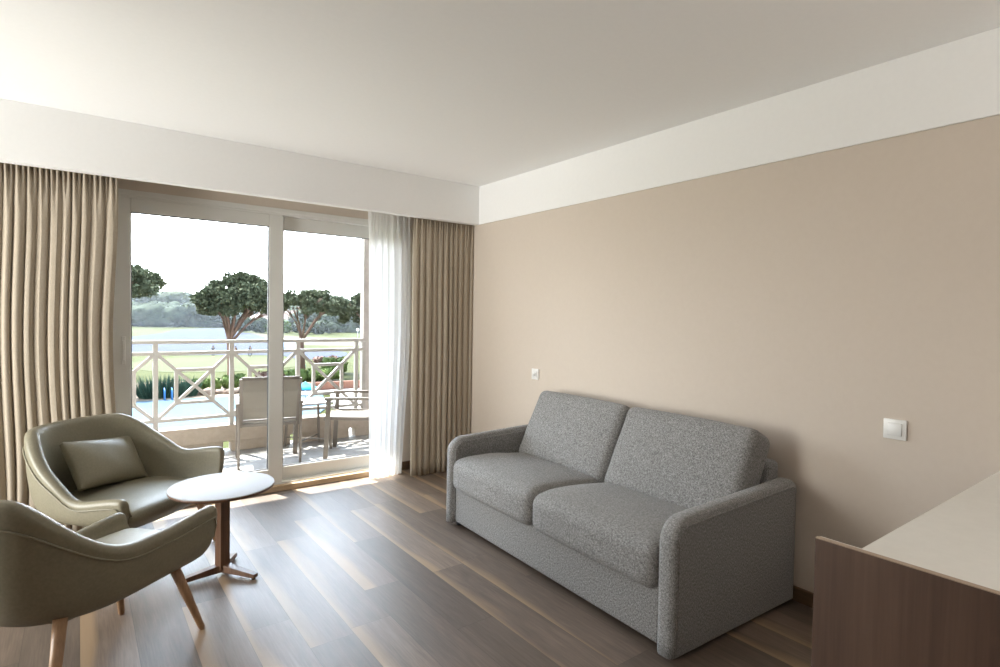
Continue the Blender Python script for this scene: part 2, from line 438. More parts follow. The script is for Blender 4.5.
# curtains -----------------------------------------------------------
def curtain(name, x0, x1, y0, z0, z1, amp, wl, m, label, cat, thick=.002, edge=None, seed=1, ztop=.2, nz=26, hem=True):
    rnd = random.Random(seed)
    # fold phases of uneven width
    xs = []; u = x0; ph = 0.
    knots = [(x0, 0.)]
    while u < x1:
        u += wl * rnd.uniform(.7, 1.35); ph += 2 * math.pi; knots.append((u, ph))
    amps = [rnd.uniform(.65, 1.2) for _ in knots]; sk = [rnd.uniform(-.5, .5) for _ in knots]
    n = int((x1 - x0) / wl * 20)
    vs = []; fs = []
    for j in range(nz + 1):
        t = j / nz; z = z1 + (z0 - z1) * t
        pin = ss(.108, ztop, t)       # gathered heading opens out below
        for i in range(n + 1):
            s = i / n; x = x0 + (x1 - x0) * s
            if edge: x = x + edge(s, t)
            xb = x0 + (x1 - x0) * s
            k = 0
            while k < len(knots) - 2 and knots[k + 1][0] < xb: k += 1
            loc = (xb - knots[k][0]) / (knots[k + 1][0] - knots[k][0])
            a = amps[k] * (1 - loc) + amps[k + 1] * loc
            w = math.sin(2 * math.pi * loc + sk[k] * .6 * math.sin(math.pi * loc))
            w = -1.7 * abs(math.sin(math.pi * loc)) ** .42 + .8
            am = amp * a * (.30 + .70 * pin) * (1 + .25 * t)
            yy = y0 + am * w + amp * .35 * noise.noise((xb * 5, t * 1.7, seed)) * pin
            xx = x + amp * .45 * math.cos(2 * math.pi * loc * 2) * pin * sk[k] + .012 * noise.noise((xb * 9, t * 3, seed + 4)) * t
            if pin < 1: # narrow pinch pleats in the heading
                yy += amp * .7 * (1 - pin) * math.sin(xb / wl * 2 * math.pi * 2.0 + k)
            vs.append((xx, yy, z))
    for j in range(nz):
        for i in range(n):
            q = j * (n + 1) + i
            fs.append((q, q + 1, q + n + 2, q + n + 1))
    me = bpy.data.meshes.new(name); me.from_pydata(vs, [], fs)
    for pl in me.polygons: pl.use_smooth = True
    o = link(name, me, m)
    if thick:
        md = o.modifiers.new('thickness', 'SOLIDIFY'); md.thickness = thick; md.offset = 0
    tag(o, label, cat)
    return o
curtain('blackout_curtain', -1.1, .195, 4.46, .02, 2.62, 0.021, .058, M['curtain'], 'heavy taupe curtain hanging behind the two armchairs, left of the balcony door', 'curtain', .004, lambda s, t: .015 * math.sin(t * 9) * s, seed=5, ztop=.21)
curtain('blackout_curtain', 2.36, 2.984, 4.43, .02, 2.62, .018, .055, M['curtain'], 'heavy taupe curtain hanging in the room corner behind the grey sofa', 'curtain', .004, None, seed=11, ztop=.21)
curtain('sheer_curtain', 2.02, 2.41, 4.62, .012, 2.62, .028, .06, M['sheer'], 'white translucent sheer curtain bunched at the right of the balcony door', 'curtain', 0, lambda s, t: (1 - s) * (.03 * t) + s * (-.05 * t * t + .03 * math.sin(t * 3.2)), seed=3)

# switches -------------------------------------------------------------
def switch(name, yc, zc, w, h, label, rocker=True):
    t = empty(name, (XR, yc, zc)); tag(t, label, 'switch' if rocker else 'socket')
    me = rbox(.010, w, h, .0035, 2); o = link('face_plate', me, M['switch'], t); o.location = (-.005, 0, 0)
    me = rbox(.006, w * .62, h * .62, .002, 2)
    o = link('rocker' if rocker else 'socket_insert', me, M['switch2'], t); o.location = (-.0115, 0, 0)
    if rocker: o.rotation_euler = (0, R(2.5), 0)
    else:
        MB().lathe([(.017, 0), (.017, .002), (.015, .0022), (.015, .0025)], 20, Matrix.Rotation(R(-90), 4, 'Y')).build('socket_ring', M['switch'], o).location = (-.003, 0, 0)
switch('light_switch', .962, .967, .092, .092, 'white square light switch on the beige wall, above the desk end')
switch('wall_socket', 3.492, .988, .086, .088, 'small white square plate on the beige wall, beyond the far sofa arm', False)

# ------------------------------------------------------------------ sofa (local: x = depth from front, y = length towards window)
sofa = empty('sofa', (1.976, 1.404, 0), R(-2.1))
tag(sofa, 'grey tweed two seat sofa standing against the beige wall', 'sofa')
SL, SD, AT = 1.94, .984, .095
FT = .085
def arm(y0, AT=AT):
    def pf(v):
        # lower the front, soft rounded top
        return (v.x, v.y, v.z - .035 * max(0, (v.x + SD / 2) / SD) ** 1.5 * (1 if v.z > 0 else 0))
    # side profile with large front and back top radii, extruded across the thickness, rounded edges
    prof = []
    H, z0, rf, rb = .612, .022, .11, .06
    prof.append((0, z0)); 
    for k in range(7): prof.append((0, z0 + (H - rf - z0) * (k + 1) / 7))
    for k in range(1, 9):
        a = R(90 * k / 8); prof.append((rf - rf * math.cos(a), H - rf + rf * math.sin(a)))
    for k in range(1, 8): prof.append((rf + (SD - rf - rb) * k / 8, H + .032 * (k / 8)))
    for k in range(0, 7):
        a = R(90 * k / 6); prof.append((SD - rb + rb * math.sin(a), H + .032 - rb + rb * math.cos(a)))
    prof.append((SD, .3)); prof.append((SD, z0))
    n = len(prof); cx, cz = SD / 2, .3
    rows = []
    re = .032
    for k in range(7):
        a = R(90 * k / 6); rows.append((y0 + re * (1 - math.sin(a)), re * (1 - math.cos(a))))
    rows = rows[::-1]  # outer rows from edge inset to full? -> build symmetric
    seq = [(y0 + re - re * math.cos(R(90 * k / 5)), re - re * math.sin(R(90 * k / 5))) for k in range(6)]
    seq += [(2 * y0 + AT - yy, ins) for yy, ins in reversed(seq)]
    vs = []
    for yy, ins in seq:
        for i, (px, pz) in enumerate(prof):
            # inset along the profile normal
            a = prof[max(i - 1, 0)]; b2 = prof[min(i + 1, n - 1)]
            t = Vector((b2[0] - a[0], b2[1] - a[1]));
            nn = Vector((-t.y, t.x)).normalized() if t.length else Vector((0, 1))
            qx, qz = px - nn.x * ins, pz - nn.y * ins
            if i in (0, n - 1): qz = pz + ins * .3; qx = px + (ins if i == 0 else -ins)
            vs.append((qx, yy, qz))
    fs = []
    for j in range(len(seq) - 1):
        for i in range(n - 1):
            fs.append((j * n + i, j * n + i + 1, (j + 1) * n + i + 1, (j + 1) * n + i))
        fs.append((j * n + n - 1, j * n, (j + 1) * n, (j + 1) * n + n - 1))
    fs.append(tuple(range(n)))
    m0 = (len(seq) - 1) * n
    fs.append(tuple(range(m0 + n - 1, m0 - 1, -1)))
    mb = MB(); mb.add(vs, fs, True)
    o = mb.build('armrest', M['tweed'], sofa)
    o.data.polygons[-1].use_smooth = False; o.data.polygons[-2].use_smooth = False
    return o
arm(0); arm(SL - FT, FT)
o = link('base', rbox(.80, SL - AT - FT - .008, .25, .014, 6), M['tweed'], sofa); o.location = (.03 + .40, (SL + AT - FT) / 2, .035 + .125)
o = link('back_frame', rbox(.115, SL - AT - FT - .006, .67, .03, 5), M['tweed'], sofa); o.location = (SD - .063, (SL + AT - FT) / 2, .05 + .335)
W = (SL - AT - FT) / 2
for k in range(2):
    yc = AT + W * (k + .5) + .006
    def pf(v, k=k):
        x, yy, z = v
        u = (yy / (W / 2)); w = x / .33
        crown = .016 * (1 - min(1, abs(u)) ** 3) * (1 - min(1, abs(w)) ** 4)
        top = ss(-.02, .09, z)
        z += top * (crown - .012 * max(0, w))
        # bull-nose front
        fr = ss(-.22, -.33, x)
        z -= .016 * fr * top + .022 * ss(-.1, .33, x) * top
        x -= .008 * (1 - min(1, abs(u)) ** 2) * fr
        z += .003 * noise.noise((yy * 6 + k * 9, x * 6, 1))
        return (x, yy, z)
    o = link('seat_cushion', rbox(.66, W - .006, .22, .055, 9, pf), M['tweed'], sofa)
    o.location = (.33 - .005, yc, .262 + .11)
    # piping line along the bottom of the front
    def pb(v, k=k):
        x, yy, z = v
        u = yy / (W / 2)
        if x < 0: x -= .022 * (1 - min(1, abs(u)) ** 4) * (1 - min(1, abs(z / .25)) ** 2)
        x += .006 * noise.noise((yy * 5 + k * 7, z * 5, 3)) if x < 0 else 0
        z += .006 * (1 - u * u) if z > 0 else 0
        return (x, yy, z)
    o = link('back_cushion', rbox(.19, W - .004, .53, .052, 8, pb), M['tweed'], sofa)
    o.location = (.735, yc, .635); o.rotation_euler = (0, R(26), 0)
for fx in (.08, .86):
    for fy in (.07, SL - .07):
        MB().lathe([(.022, 0), (.025, .037)], 14).build('leg', M['black'], sofa).location = (fx, fy, 0)

# ------------------------------------------------------------------ armchairs
def armchair(name, loc, rz, label, hw=(.41, .41), tip=(.57, .57), dip=(.54, .54), back=.80, legs=.33, lw=(.33, .33), depth=(.36, -.43), seatz=.40, tr=(.28, .74), rear=.31):
    """local x forward, y to the sitter's left; index 0 = right side (y<0), 1 = left side (y>0)"""
    T = empty(name, loc, rz); tag(T, label, 'armchair')
    xf, xb = depth
    NT = 56
    def plan(t, g):   # t in -1..1 (right tip .. back .. left tip); g shrinks
        s = 0 if t < 0 else 1; a = abs(t); sg = -1 if s == 0 else 1
        w = hw[s]
        # superellipse half
        L1 = .42
        if a > 1 - L1:   # straight side part
            q = (a - (1 - L1)) / L1
            x = (xb + .40) + q * (xf - (xb + .40)); yy = w * (1 + .0 * q)
        else:
            th = a / (1 - L1) * math.pi / 2
            x = (xb + .40) - .40 * math.cos(th) ** .85; yy = w * math.sin(th) ** .85
        return x, sg * yy
    def height(t):
        s = 0 if t < 0 else 1; a = abs(t)
        h = back - .015 * (a / .4) ** 2 if a < .4 else None
        m = ss(tr[0], tr[1], a)
        return (back * (1 - m) + dip[s] * m) + (tip[s] - dip[s]) * ss(.72, 1, a)
    th_ = .052
    secs = []
    for i in range(NT + 1):
        t = -1 + 2 * i / NT
        x, yy = plan(t, 0); H = height(t); a = abs(t)
        # outward normal in plan
        x2, y2 = plan(min(1, t + .01), 0); x1, y1 = plan(max(-1, t - .01), 0)
        tn = Vector((x2 - x1, y2 - y1)).normalized(); nn = Vector((tn.y, -tn.x))
        if nn.dot(Vector((x - 0.0, yy))) < 0: nn = -nn
        zb = .315 - .0 * a
        cx, cy = .0, 0.
        # bottom point: pulled in
        fwd = ss(.6, 1, a)
        bx = x * (1 - .26 * (1 - fwd)) - .06 * fwd; by = yy * .76
        th = th_ + .02 * (1 - ss(.3, .8, a))
        P = []
        # outer, bottom -> top
        for k, (u, w) in enumerate(((0, 0), (.04, .28), (.13, .55), (.30, .78), (.60, .93), (.92, .99))):
            P.append((bx + (x - bx) * w, by + (yy - by) * w, zb + (H - .02 - zb) * u))
        # roll over the rim
        rr = th / 2
        c = (x - nn.x * rr, yy - nn.y * rr, H - rr)
        for ang in (0, 30, 60, 90, 120, 150, 180):
            aa = R(ang)
            P.append((c[0] + nn.x * rr * math.cos(aa), c[1] + nn.y * rr * math.cos(aa), c[2] + rr * math.sin(aa)))
        # inner down to the seat (inner flares inwards)
        sz = min(seatz - .02, H - rr - .02)
        for u in (.35, .7, 1.):
            inn = th + .035 * u * u + .05 * u * (1 - ss(.2, .6, a))
            P.append((x - nn.x * inn, yy - nn.y * inn, (H - rr) * (1 - u) + sz * u))
        P.append((bx * .9 - nn.x * .0, by * .80, zb + .03))
        secs.append(P)
    n = len(secs[0])
    # round the arm ends: add shrunk sections beyond the tips
    def endcap(P, sgn):
        c = Vector((0, 0, 0))
        for q in P: c += Vector(q)
        c /= len(P)
        out = []
        for k, (dx, sc) in enumerate(((.014, .96), (.026, .86), (.034, .66), (.037, .35))):
            out.append([tuple(c + (Vector(q) - c) * Vector((1, 1, 1)).x * sc + Vector((dx, 0, 0))) for q in P])
        return out
    secs = list(reversed(endcap(secs[0], -1))) + secs + endcap(secs[-1], 1)
    vs = [v for P in secs for v in P]; fs = []
    for i in range(len(secs) - 1):
        for k in range(n):
            k2 = (k + 1) % n
            fs.append((i * n + k, i * n + k2, (i + 1) * n + k2, (i + 1) * n + k))
    fs.append(tuple(range(n))); m0 = (len(secs) - 1) * n
    fs.append(tuple(range(m0 + n - 1, m0 - 1, -1)))
    mb = MB(); mb.add(vs, fs, True)
    sh = mb.build('shell', M['leather'], T)
    bm = bmesh.new(); bm.from_mesh(sh.data); bmesh.ops.recalc_face_normals(bm, faces=bm.faces); bm.to_mesh(sh.data); bm.free()
    sub = sh.modifiers.new('sub', 'SUBSURF'); sub.levels = 1; sub.render_levels = 2
    # piping seam below the rim on the outside
    pts = []
    for i in range(4, len(secs) - 4):
        P = secs[i]; q0 = Vector(P[4]); q1 = Vector(P[5]); q = q0.lerp(q1, .75)
        d = (Vector(P[6]) - Vector(P[12])); d.z = 0; d.normalize()
        pts.append(q + d * .0035)
    for sgn, lst in ((0, 4), (1, len(secs) - 5)):
        P = secs[lst]
        ext = [Vector(P[k]).lerp(Vector(P[9]), .15) + Vector((.036 - .004 * k, 0, 0)) for k in (4, 3)]
        if sgn == 0: pts = list(reversed([e for e in ext])) + pts
        else: pts = pts + ext
    MB().tube(pts, .0042, 6).build('piping', M['leather'], T)
    # underside pan and seat cushion
    yc = (hw[1] - hw[0]) / 2
    def ps(v):
        x, yy, z = v
        u = yy / .33
        if z > 0: z += .022 * (1 - min(1, abs(u)) ** 2.5) * (1 - min(1, abs(x / .4)) ** 3) - .010 * (x < -.1) 
        if x > 0: x += .03 * (1 - min(1, abs(u)) ** 2)
        else:
            x *= 1 - .20 * abs(u) ** 2
            yy *= 1 - .22 * ss(0, -.38, x)
        q = ss(.03, -.055, z); yy *= 1 - .16 * q; x *= 1 - .10 * q
        return (x, yy, z)
    o = link('seat_cushion', rbox(.67, hw[0] + hw[1] - .13, .11, .05, 8, ps), M['leather'], T); o.location = (.03, yc, seatz - .05)
    def pp(v):
        x, yy, z = v
        k = .93 if z > 0 else .72
        return (x * k * (1 - (.12 * abs(yy / .3) ** 2 if x < 0 else 0)), yy * k * (1 - .2 * ss(0, -.36, x)), z)
    o = link('seat_shell', rbox(.52, hw[0] + hw[1] - .20, .06, .028, 6, pp), M['leather'], T); o.location = (.03, yc, .335)
    # splayed round tapered legs
    for sx in (1, -1):
        for sy in (1, -1):
            L = lw[1] if sy > 0 else lw[0]
            foot = Vector((sx * legs if sx > 0 else -rear, sy * L, 0)); top = Vector((foot.x - sx * .10, sy * (L - .075), .345))
            pts = [foot, foot.lerp(top, .04), foot.lerp(top, .5), top]
            MB().tube([foot + Vector((0, 0, .0))] + [pts[1], pts[2], top], [.0105, .0135, .019, .023], 16).build('leg', M['oakleg'], T)
    return T
A_F = R(-47)
armchair('armchair', (.205, 3.90, 0), A_F, 'olive leather tub armchair holding a matching pillow, in front of the left curtain',
         hw=(.40, .40), tip=(.50, .60), dip=(.47, .57), back=.80, lw=(.33, .36), depth=(.345, -.43))
armchair('armchair', (.005, 2.86, 0), R(39), 'olive leather tub armchair in the foreground seen from behind, cut by the left edge',
         hw=(.34, .24), tip=(.565, .475), dip=(.545, .455), back=.80, lw=(.30, .16), depth=(.36, -.43), tr=(.13, .60), rear=.36)
# pillow
def pil(v):
    x, yy, z = v
    u, w = abs(x) / .235, abs(yy) / .15
    k = (1 - min(1, u) ** 2.6) * (1 - min(1, w) ** 2.6)
    z = (1 if z > 0 else -1) * (.010 + .058 * k ** .55) if abs(z) > 1e-6 else 0
    z += .004 * noise.noise((x * 12, yy * 12, 2))
    cx = 1 + .05 * (u * w) ** 2 - .05 * (1 - u) * w * w
    cy = 1 - .10 * (1 - min(1, abs(u - .0))) * 0 - .09 * (1 - min(1, u)) ** .5 * (w ** 2) * 1
    return (x * (1 - .05 * (1 - w * w) * u * u), yy * cy, z)
pw = link('throw_pillow', rbox(.47, .30, .06, .02, 22, pil), M['leather'])
tag(pw, 'small olive leather pillow leaning in the armchair by the curtain', 'pillow')
# pillow axes: long axis along chair side, short axis up the back
side = Vector((math.sin(-A_F), math.cos(A_F), 0)); fw = Vector((math.cos(A_F), math.sin(A_F), 0))
upv = (Vector((0, 0, 1)) * .84 - fw * .54).normalized(); nz = side.cross(upv)
PM = Matrix((side, upv, nz)).transposed().to_4x4()
PM = Matrix.Translation((.128, 4.05, .555)) @ Matrix.Rotation(R(7), 4, -fw) @ PM
pw.matrix_world = PM

# ------------------------------------------------------------------ small round table
tb = empty('side_table', (.633, 3.37, 0)); tag(tb, 'small round side table with pale top and brown wooden pedestal', 'table')
TZ = .50
MB().lathe([(.255, TZ - .020), (.262, TZ - .018), (.266, TZ - .010), (.266, TZ - .004)], 72).build('top_edge', M['walnut'], tb)
MB().lathe([(.266, TZ - .004), (.2655, TZ - .001), (.262, TZ)], 72).build('tabletop', M['tabletop'], tb)
MB().box(-.0275, .0275, -.0275, .0275, .035, TZ - .02, Matrix.Rotation(R(22), 4, 'Z')).build('column', M['walnut'], tb, .002)
MB().lathe([(.07, TZ - .028), (.07, TZ - .02)], 24).build('mounting_plate', M['black'], tb)
for k, a in enumerate((184, 309, 63)):
    t = Vector((math.cos(R(a)), math.sin(R(a)), 0)); n_ = Vector((-t.y, t.x, 0)); L = .215
    vs = []
    for d, w, zt, zb in ((0, .024, .062, .022), (.06, .022, .056, .020), (L, .018, .032, .012)):
        for s_ in (-1, 1): vs.append(t * d + n_ * s_ * w + Vector((0, 0, zb)))
        for s_ in (1, -1): vs.append(t * d + n_ * s_ * w + Vector((0, 0, zt)))
    fs = []
    for j in range(2):
        for i in range(4):
            fs.append((j * 4 + i, j * 4 + (i + 1) % 4, (j + 1) * 4 + (i + 1) % 4, (j + 1) * 4 + i))
    fs += [(3, 2, 1, 0), (8, 9, 10, 11)]
    ar = MB().add(vs, fs).build('foot', M['walnut'], tb, .002)
    g = MB().lathe([(.011, 0), (.012, .014)], 12).build('glide', M['black'], ar); g.location = t * (L - .016)

# ------------------------------------------------------------------ desk
dk = empty('desk', (1.555, 0, 0)); tag(dk, 'walnut panelled desk with a cream top in the near right corner', 'desk')
DZ = .88
MB().box(0, .018, -1.6, .673, 0, DZ).build('side_panel', M['deskwood'], dk, .001)
MB().box(0.0005, .0175, -1.6, .6725, DZ, DZ + .002).build('edge_band', M['deskedge'], dk)
MB().box(.018, .024, -1.6, .669, 0, DZ + .001).build('inner_liner', M['desktop'], dk)
MB().box(.024, XR - 1.555 - .001, -1.6, .575, DZ - .032, DZ - .001).build('desktop', M['desktop'], dk, .0015)
MB().box(XR - 1.555 - .04, XR - 1.555 - .016, .0, .56, 0, DZ - .032).build('support_panel', M['deskwood'], dk)

# ------------------------------------------------------------------ balcony
BZ = -.0
YR_ = 6.4
struct('balcony_floor', MB().box(-4, 4.2, YB + .2, 6.52, BZ - .25, BZ), M['tile'])
struct('door_sill', MB().box(OX0, OX1, YB + .15, YB + .26, BZ, .03), M['stone'])
struct('balcony_ceiling', MB().box(-4, 4.2, YB + .2, 6.13, 2.72, 2.95), M['white'])
struct('balcony_pillar', MB().box(2.80, 3.5, 6.53, 6.63, -5.45, 5.5), M['render'])
struct('balcony_side_wall', MB().box(3.5, 3.65, YB + .2, 6.95, -5.45, 5.5), M['render'])
kb = MB().box(-4, 3.5, 6.34, 6.52, .11, .275)
for k in range(-8, 7):
    kb.box(.90 + .68 * k - .30, .90 + .68 * k + .30, 6.36, 6.50, 0, .11)
struct('balcony_kerb', kb, M['stone'], .004)
struct('facade', MB().box(-4, 4.2, 6.3, 6.5, -5.45, -.25), M['render'])
rl = empty('balcony_railing', (0, YR_, .275)); tag(rl, 'white balcony railing with crossed square lattice panels', 'railing')
H0 = .275
posts = [.602 - .684 * 4 + .684 * k for k in range(0, 8)]
MB().box(posts[0], 2.735, -.03, .03, 1.13 - H0, 1.165 - H0).build('top_rail', M['rail'], rl, .003)
MB().box(posts[0], 2.735, -.02, .02, 1.018 - H0, 1.052 - H0).build('middle_rail', M['rail'], rl, .002)
MB().box(posts[0], 2.735, -.02, .02, .355 - H0, .388 - H0).build('bottom_rail', M['rail'], rl, .002)
for xp in posts + [2.745]:
    MB().box(xp - .021, xp + .021, -.022, .022, 0, 1.13 - H0).build('post', M['rail'], rl, .002)
for k in range(len(posts) - 1):
    a, b_ = posts[k] + .02, posts[k + 1] - .02; zt, zb = 1.02 - H0, .385 - H0
    c = (a + b_) / 2; zc = (zt + zb) / 2; q = .165
    L = MB()
    L.bar((a, 0, zb), (b_, 0, zt), .032, .030).bar((a, 0, zt), (b_, 0, zb), .032, .026)
    for s_ in (-1, 1):
        L.bar((c + s_ * q, 0, zc - q - .012), (c + s_ * q, 0, zc + q + .012), .032, .034)
        L.bar((c - q - .012, 0, zc + s_ * q), (c + q + .012, 0, zc + s_ * q), .032, .034)
    L.build('lattice', M['rail'], rl)

# patio chair: metal frame with sling seat and back (local x right, y = direction the sitter faces)
def patio_chair(name, loc, rz, label):
    T = empty(name, loc, rz); tag(T, label, 'chair')
    w, d = .27, .46
    for s_ in (-1, 1):
        f_ = MB()
        f_.bar((s_ * w, 0, 0), (s_ * w, -.05, .60), .035, .022, (0, 1, 0))
        f_.build('leg', M['patio'], T, .003)
        f_ = MB(); f_.bar((s_ * w, d, 0), (s_ * w, d - .03, .60), .045, .022, (0, 1, 0)); f_.build('leg', M['patio'], T, .003)
        f_ = MB(); f_.box(s_ * w - .022, s_ * w + .022, -.07, d + .01, .595, .62); f_.build('armrest', M['patio'], T, .006)
    f_ = MB()
    f_.bar((-w, .03, .40), (w, .03, .40), .03, .03).bar((-w, d, .40), (w, d, .40), .03, .03)
    for s_ in (-1, 1): f_.bar((s_ * (w - .02), .0, .40), (s_ * (w - .02), d + .02, .41), .035, .022)
    f_.build('seat_frame', M['patio'], T, .003)
    f_ = MB()
    for s_ in (-1, 1): f_.bar((s_ * (w - .02), .03, .40), (s_ * (w - .02), -.13, .85), .024, .036)
    f_.bar((-w + .02, -.13, .85), (w - .02, -.13, .85), .03, .024)
    f_.bar((-w + .02, .02, .44), (w - .02, .02, .44), .022, .02)
    f_.build('back_frame', M['patio'], T, .003)
    vs = []; fs = []
    for i in range(11):
        t = i / 10; z = .455 + (.838 - .455) * t; yy = .015 - .145 * t - .012 * math.sin(math.pi * t) - (.004 if i in (3, 7) else 0)
        for xx in (-w + .03, w - .03): vs.append((xx, yy, z))
    for i in range(10): fs.append((2 * i, 2 * i + 1, 2 * i + 3, 2 * i + 2))
    o = MB().add(vs, fs).build('backrest', M['sling'], T); m_ = o.modifiers.new('s', 'SOLIDIFY'); m_.thickness = .012
    vs = []; fs = []
    for i in range(9):
        t = i / 8
        for xx in (-w + .03, w - .03): vs.append((xx, .03 + (d - .02) * t, .425 - .018 * math.sin(math.pi * t)))
    for i in range(8): fs.append((2 * i, 2 * i + 1, 2 * i + 3, 2 * i + 2))
    o = MB().add(vs, fs).build('seat', M['sling'], T); m_ = o.modifiers.new('s', 'SOLIDIFY'); m_.thickness = .012
    return T
patio_chair('patio_chair', (1.445, 5.52, BZ), R(-10), 'taupe outdoor chair on the balcony with its back towards the room')
patio_chair('patio_chair', (2.50, 5.50, BZ), R(60), 'taupe outdoor chair on the balcony turned sideways, partly behind the sheer curtain')
pt = empty('patio_table', (1.99, 6.10, BZ)); tag(pt, 'small low outdoor table between the two balcony chairs', 'table')
o = link('tabletop', rbox(.42, .42, .02, .008, 2), M['patiotop'], pt); o.location = (0, 0, .50)
for a in range(4):
    t = R(45 + 90 * a)
    MB().bar((.21 * math.cos(t) * 1.25, .21 * math.sin(t) * 1.25, 0), (.2 * math.cos(t) * 1.15, .2 * math.sin(t) * 1.15, .49), .022, .022).build('leg', M['patio'], pt)
MB().bar((-.18, -.18, .10), (.18, .18, .10), .012, .014).bar((-.18, .18, .10), (.18, -.18, .10), .012, .014).build('crossbar', M['patio'], pt)

# ------------------------------------------------------------------ grounds far below
G = -5.45
def sheet(name, pts, z, m, thick=.05):
    n = len(pts)
    vs = [(x, yy, G + z) for x, yy in pts] + [(x, yy, G + z - thick) for x, yy in pts]
    fs = [tuple(range(n)), tuple(range(2 * n - 1, n - 1, -1))] + [(i, i + n, (i + 1) % n + n, (i + 1) % n) for i in range(n)]
    me = bpy.data.meshes.new(name); me.from_pydata(vs, [], fs)
    bm = bmesh.new(); bm.from_mesh(me); bmesh.ops.recalc_face_normals(bm, faces=bm.faces); bm.to_mesh(me); bm.free()
    return link(name, me, m)
def smooth_poly(pts, it=2):
    for _ in range(it):
        q = []
        for i in range(len(pts)):
            a = pts[i]; b2 = pts[(i + 1) % len(pts)]
            q += [(a[0] * .75 + b2[0] * .25, a[1] * .75 + b2[1] * .25), (a[0] * .25 + b2[0] * .75, a[1] * .25 + b2[1] * .75)]
        pts = q
    return pts
o = sheet('ground', [(-400, 6.6), (600, 6.6), (600, 900), (-400, 900)], 0, M['grass'], 1); o['kind'] = 'structure'
o = sheet('lake', smooth_poly([(-60, 108), (5.7, 103), (14, 101), (20.2, 99), (28, 95), (33, 110), (36, 128), (42, 163), (46, 195), (45, 227), (64, 254), (50, 272), (29, 245), (22, 204), (11, 176), (2, 160), (-60, 150)]), .03, M['lake'])
tag(o, 'large pale lake stretching behind the golf green', 'lake', kind='stuff')
o = sheet('pond', smooth_poly([(26, 85), (33, 85), (40, 99), (36, 108), (30, 106), (27, 98)]), .04, M['lake']); tag(o, 'narrow blue pond right of the golf green, before the brown bank', 'pond', kind='stuff')
o = sheet('pond', smooth_poly([(32, 113), (37, 116), (45, 142), (43, 151), (36, 147)]), .05, M['pool']); tag(o, 'small turquoise pond behind the second pine tree', 'pond', kind='stuff')
o = sheet('bank', smooth_poly([(36, 126), (47, 118), (58, 108), (72, 118), (64, 145), (52, 170), (47, 215), (42, 185)]), .02, M['rough']); tag(o, 'brown dry grass bank beyond the ponds', 'grass', kind='stuff')
o = sheet('putting_green', smooth_poly([(6, 74), (14, 70), (24, 74), (27, 86), (22, 95), (12, 97), (4, 88)]), .03, M['green']); tag(o, 'smooth pale putting green in front of the lake', 'lawn', kind='stuff')
o = sheet('flower_bed', [(-6, 49.5), (-6, 63.5), (3, 63.5), (13, 63.2), (16, 57), (15, 51), (9, 50)], .03, M['soil']); tag(o, 'sandy planting bed along the far pool edge', 'soil', kind='stuff')
# pool
pl = sheet('swimming_pool', [(-6, 33), (10, 33), (14.6, 40.5), (16.5, 46.8), (13.8, 47.5), (13.2, 49.4), (8, 49.9), (-6, 50.8)], .08, M['pool'])
tag(pl, 'light blue swimming pool below the balcony', 'pool')
o = sheet('terrace', [(10, 30), (40, 25), (40, 49.3), (15.5, 49.6), (14, 48.0), (17.2, 47), (15.2, 40.5)], .10, M['terrace']); o['kind'] = 'structure'
gw = MB(); 
for a, b2 in (((14.4, 50.7), (15.6, 50.0)), ((15.6, 50.0), (20.6, 49.6)), ((20.6, 49.6), (26, 49.2))):
    gw.bar((a[0], a[1], G + .4), (b2[0], b2[1], G + .4), .8, .4)
tag(gw.build('garden_wall', M['terracotta']), 'low terracotta garden wall beside the pale terrace', 'wall')
ld = empty('pool_ladder', (5.55, 50.0, G)); tag(ld, 'small blue pool ladder at the far pool edge', 'ladder')
for s_ in (-.25, .25):
    MB().tube([(s_, .3, 0), (s_, .3, .75), (s_, .1, .95), (s_, -.2, .8), (s_, -.35, 0)], .045, 8).build('handrail', M['blueladder'], ld)
ps = empty('pool_parasol', (13.9, 43.3, G)); tag(ps, 'turquoise sun parasol by the pool, seen low beyond the balcony table', 'parasol')
MB().tube([(0, 0, 0), (0, 0, 1.7)], .04, 8).build('pole', M['metal'], ps)
MB().lathe([(1.0, 1.15), (1.02, 1.2), (.6, 1.42), (.05, 1.66), (.02, 1.72)], 8).build('canopy', M['parasol'], ps)
bn = MB().lathe([(.25, 0), (.32, .9), (.33, .95), (.1, 1.0)], 14).build('litter_bin', M['teal']); bn.location = (20.9, 66.0, G); tag(bn, 'small teal bin on the lawn beside the second pine trunk', 'bin')

# vegetation ---------------------------------------------------------
def tufts(mb, c, rad, n, size, rnd, shell=.6, flat=1., zbias=0.):
    for _ in range(n):
        while True:
            v = Vector((rnd.uniform(-1, 1), rnd.uniform(-1, 1), rnd.uniform(-1, 1)))
            if shell < v.length < 1: break
        if rnd.random() < zbias and v.z < 0: v.z = -v.z
        p_ = Vector((c[0] + v.x * rad[0], c[1] + v.y * rad[1], c[2] + v.z * rad[2]))
        a = Vector((rnd.uniform(-1, 1), rnd.uniform(-1, 1), rnd.uniform(-.6, 1))).normalized()
        b2 = a.cross(Vector((rnd.uniform(-1, 1), rnd.uniform(-1, 1), rnd.uniform(-1, 1)))).normalized()
        s_ = size * rnd.uniform(.6, 1.3)
        mb.v += [tuple(p_ - b2 * s_ * .5), tuple(p_ + b2 * s_ * .5), tuple(p_ + a * s_ * flat)]
        k = len(mb.v); mb.f.append((k - 3, k - 2, k - 1)); mb.sm.append(False)
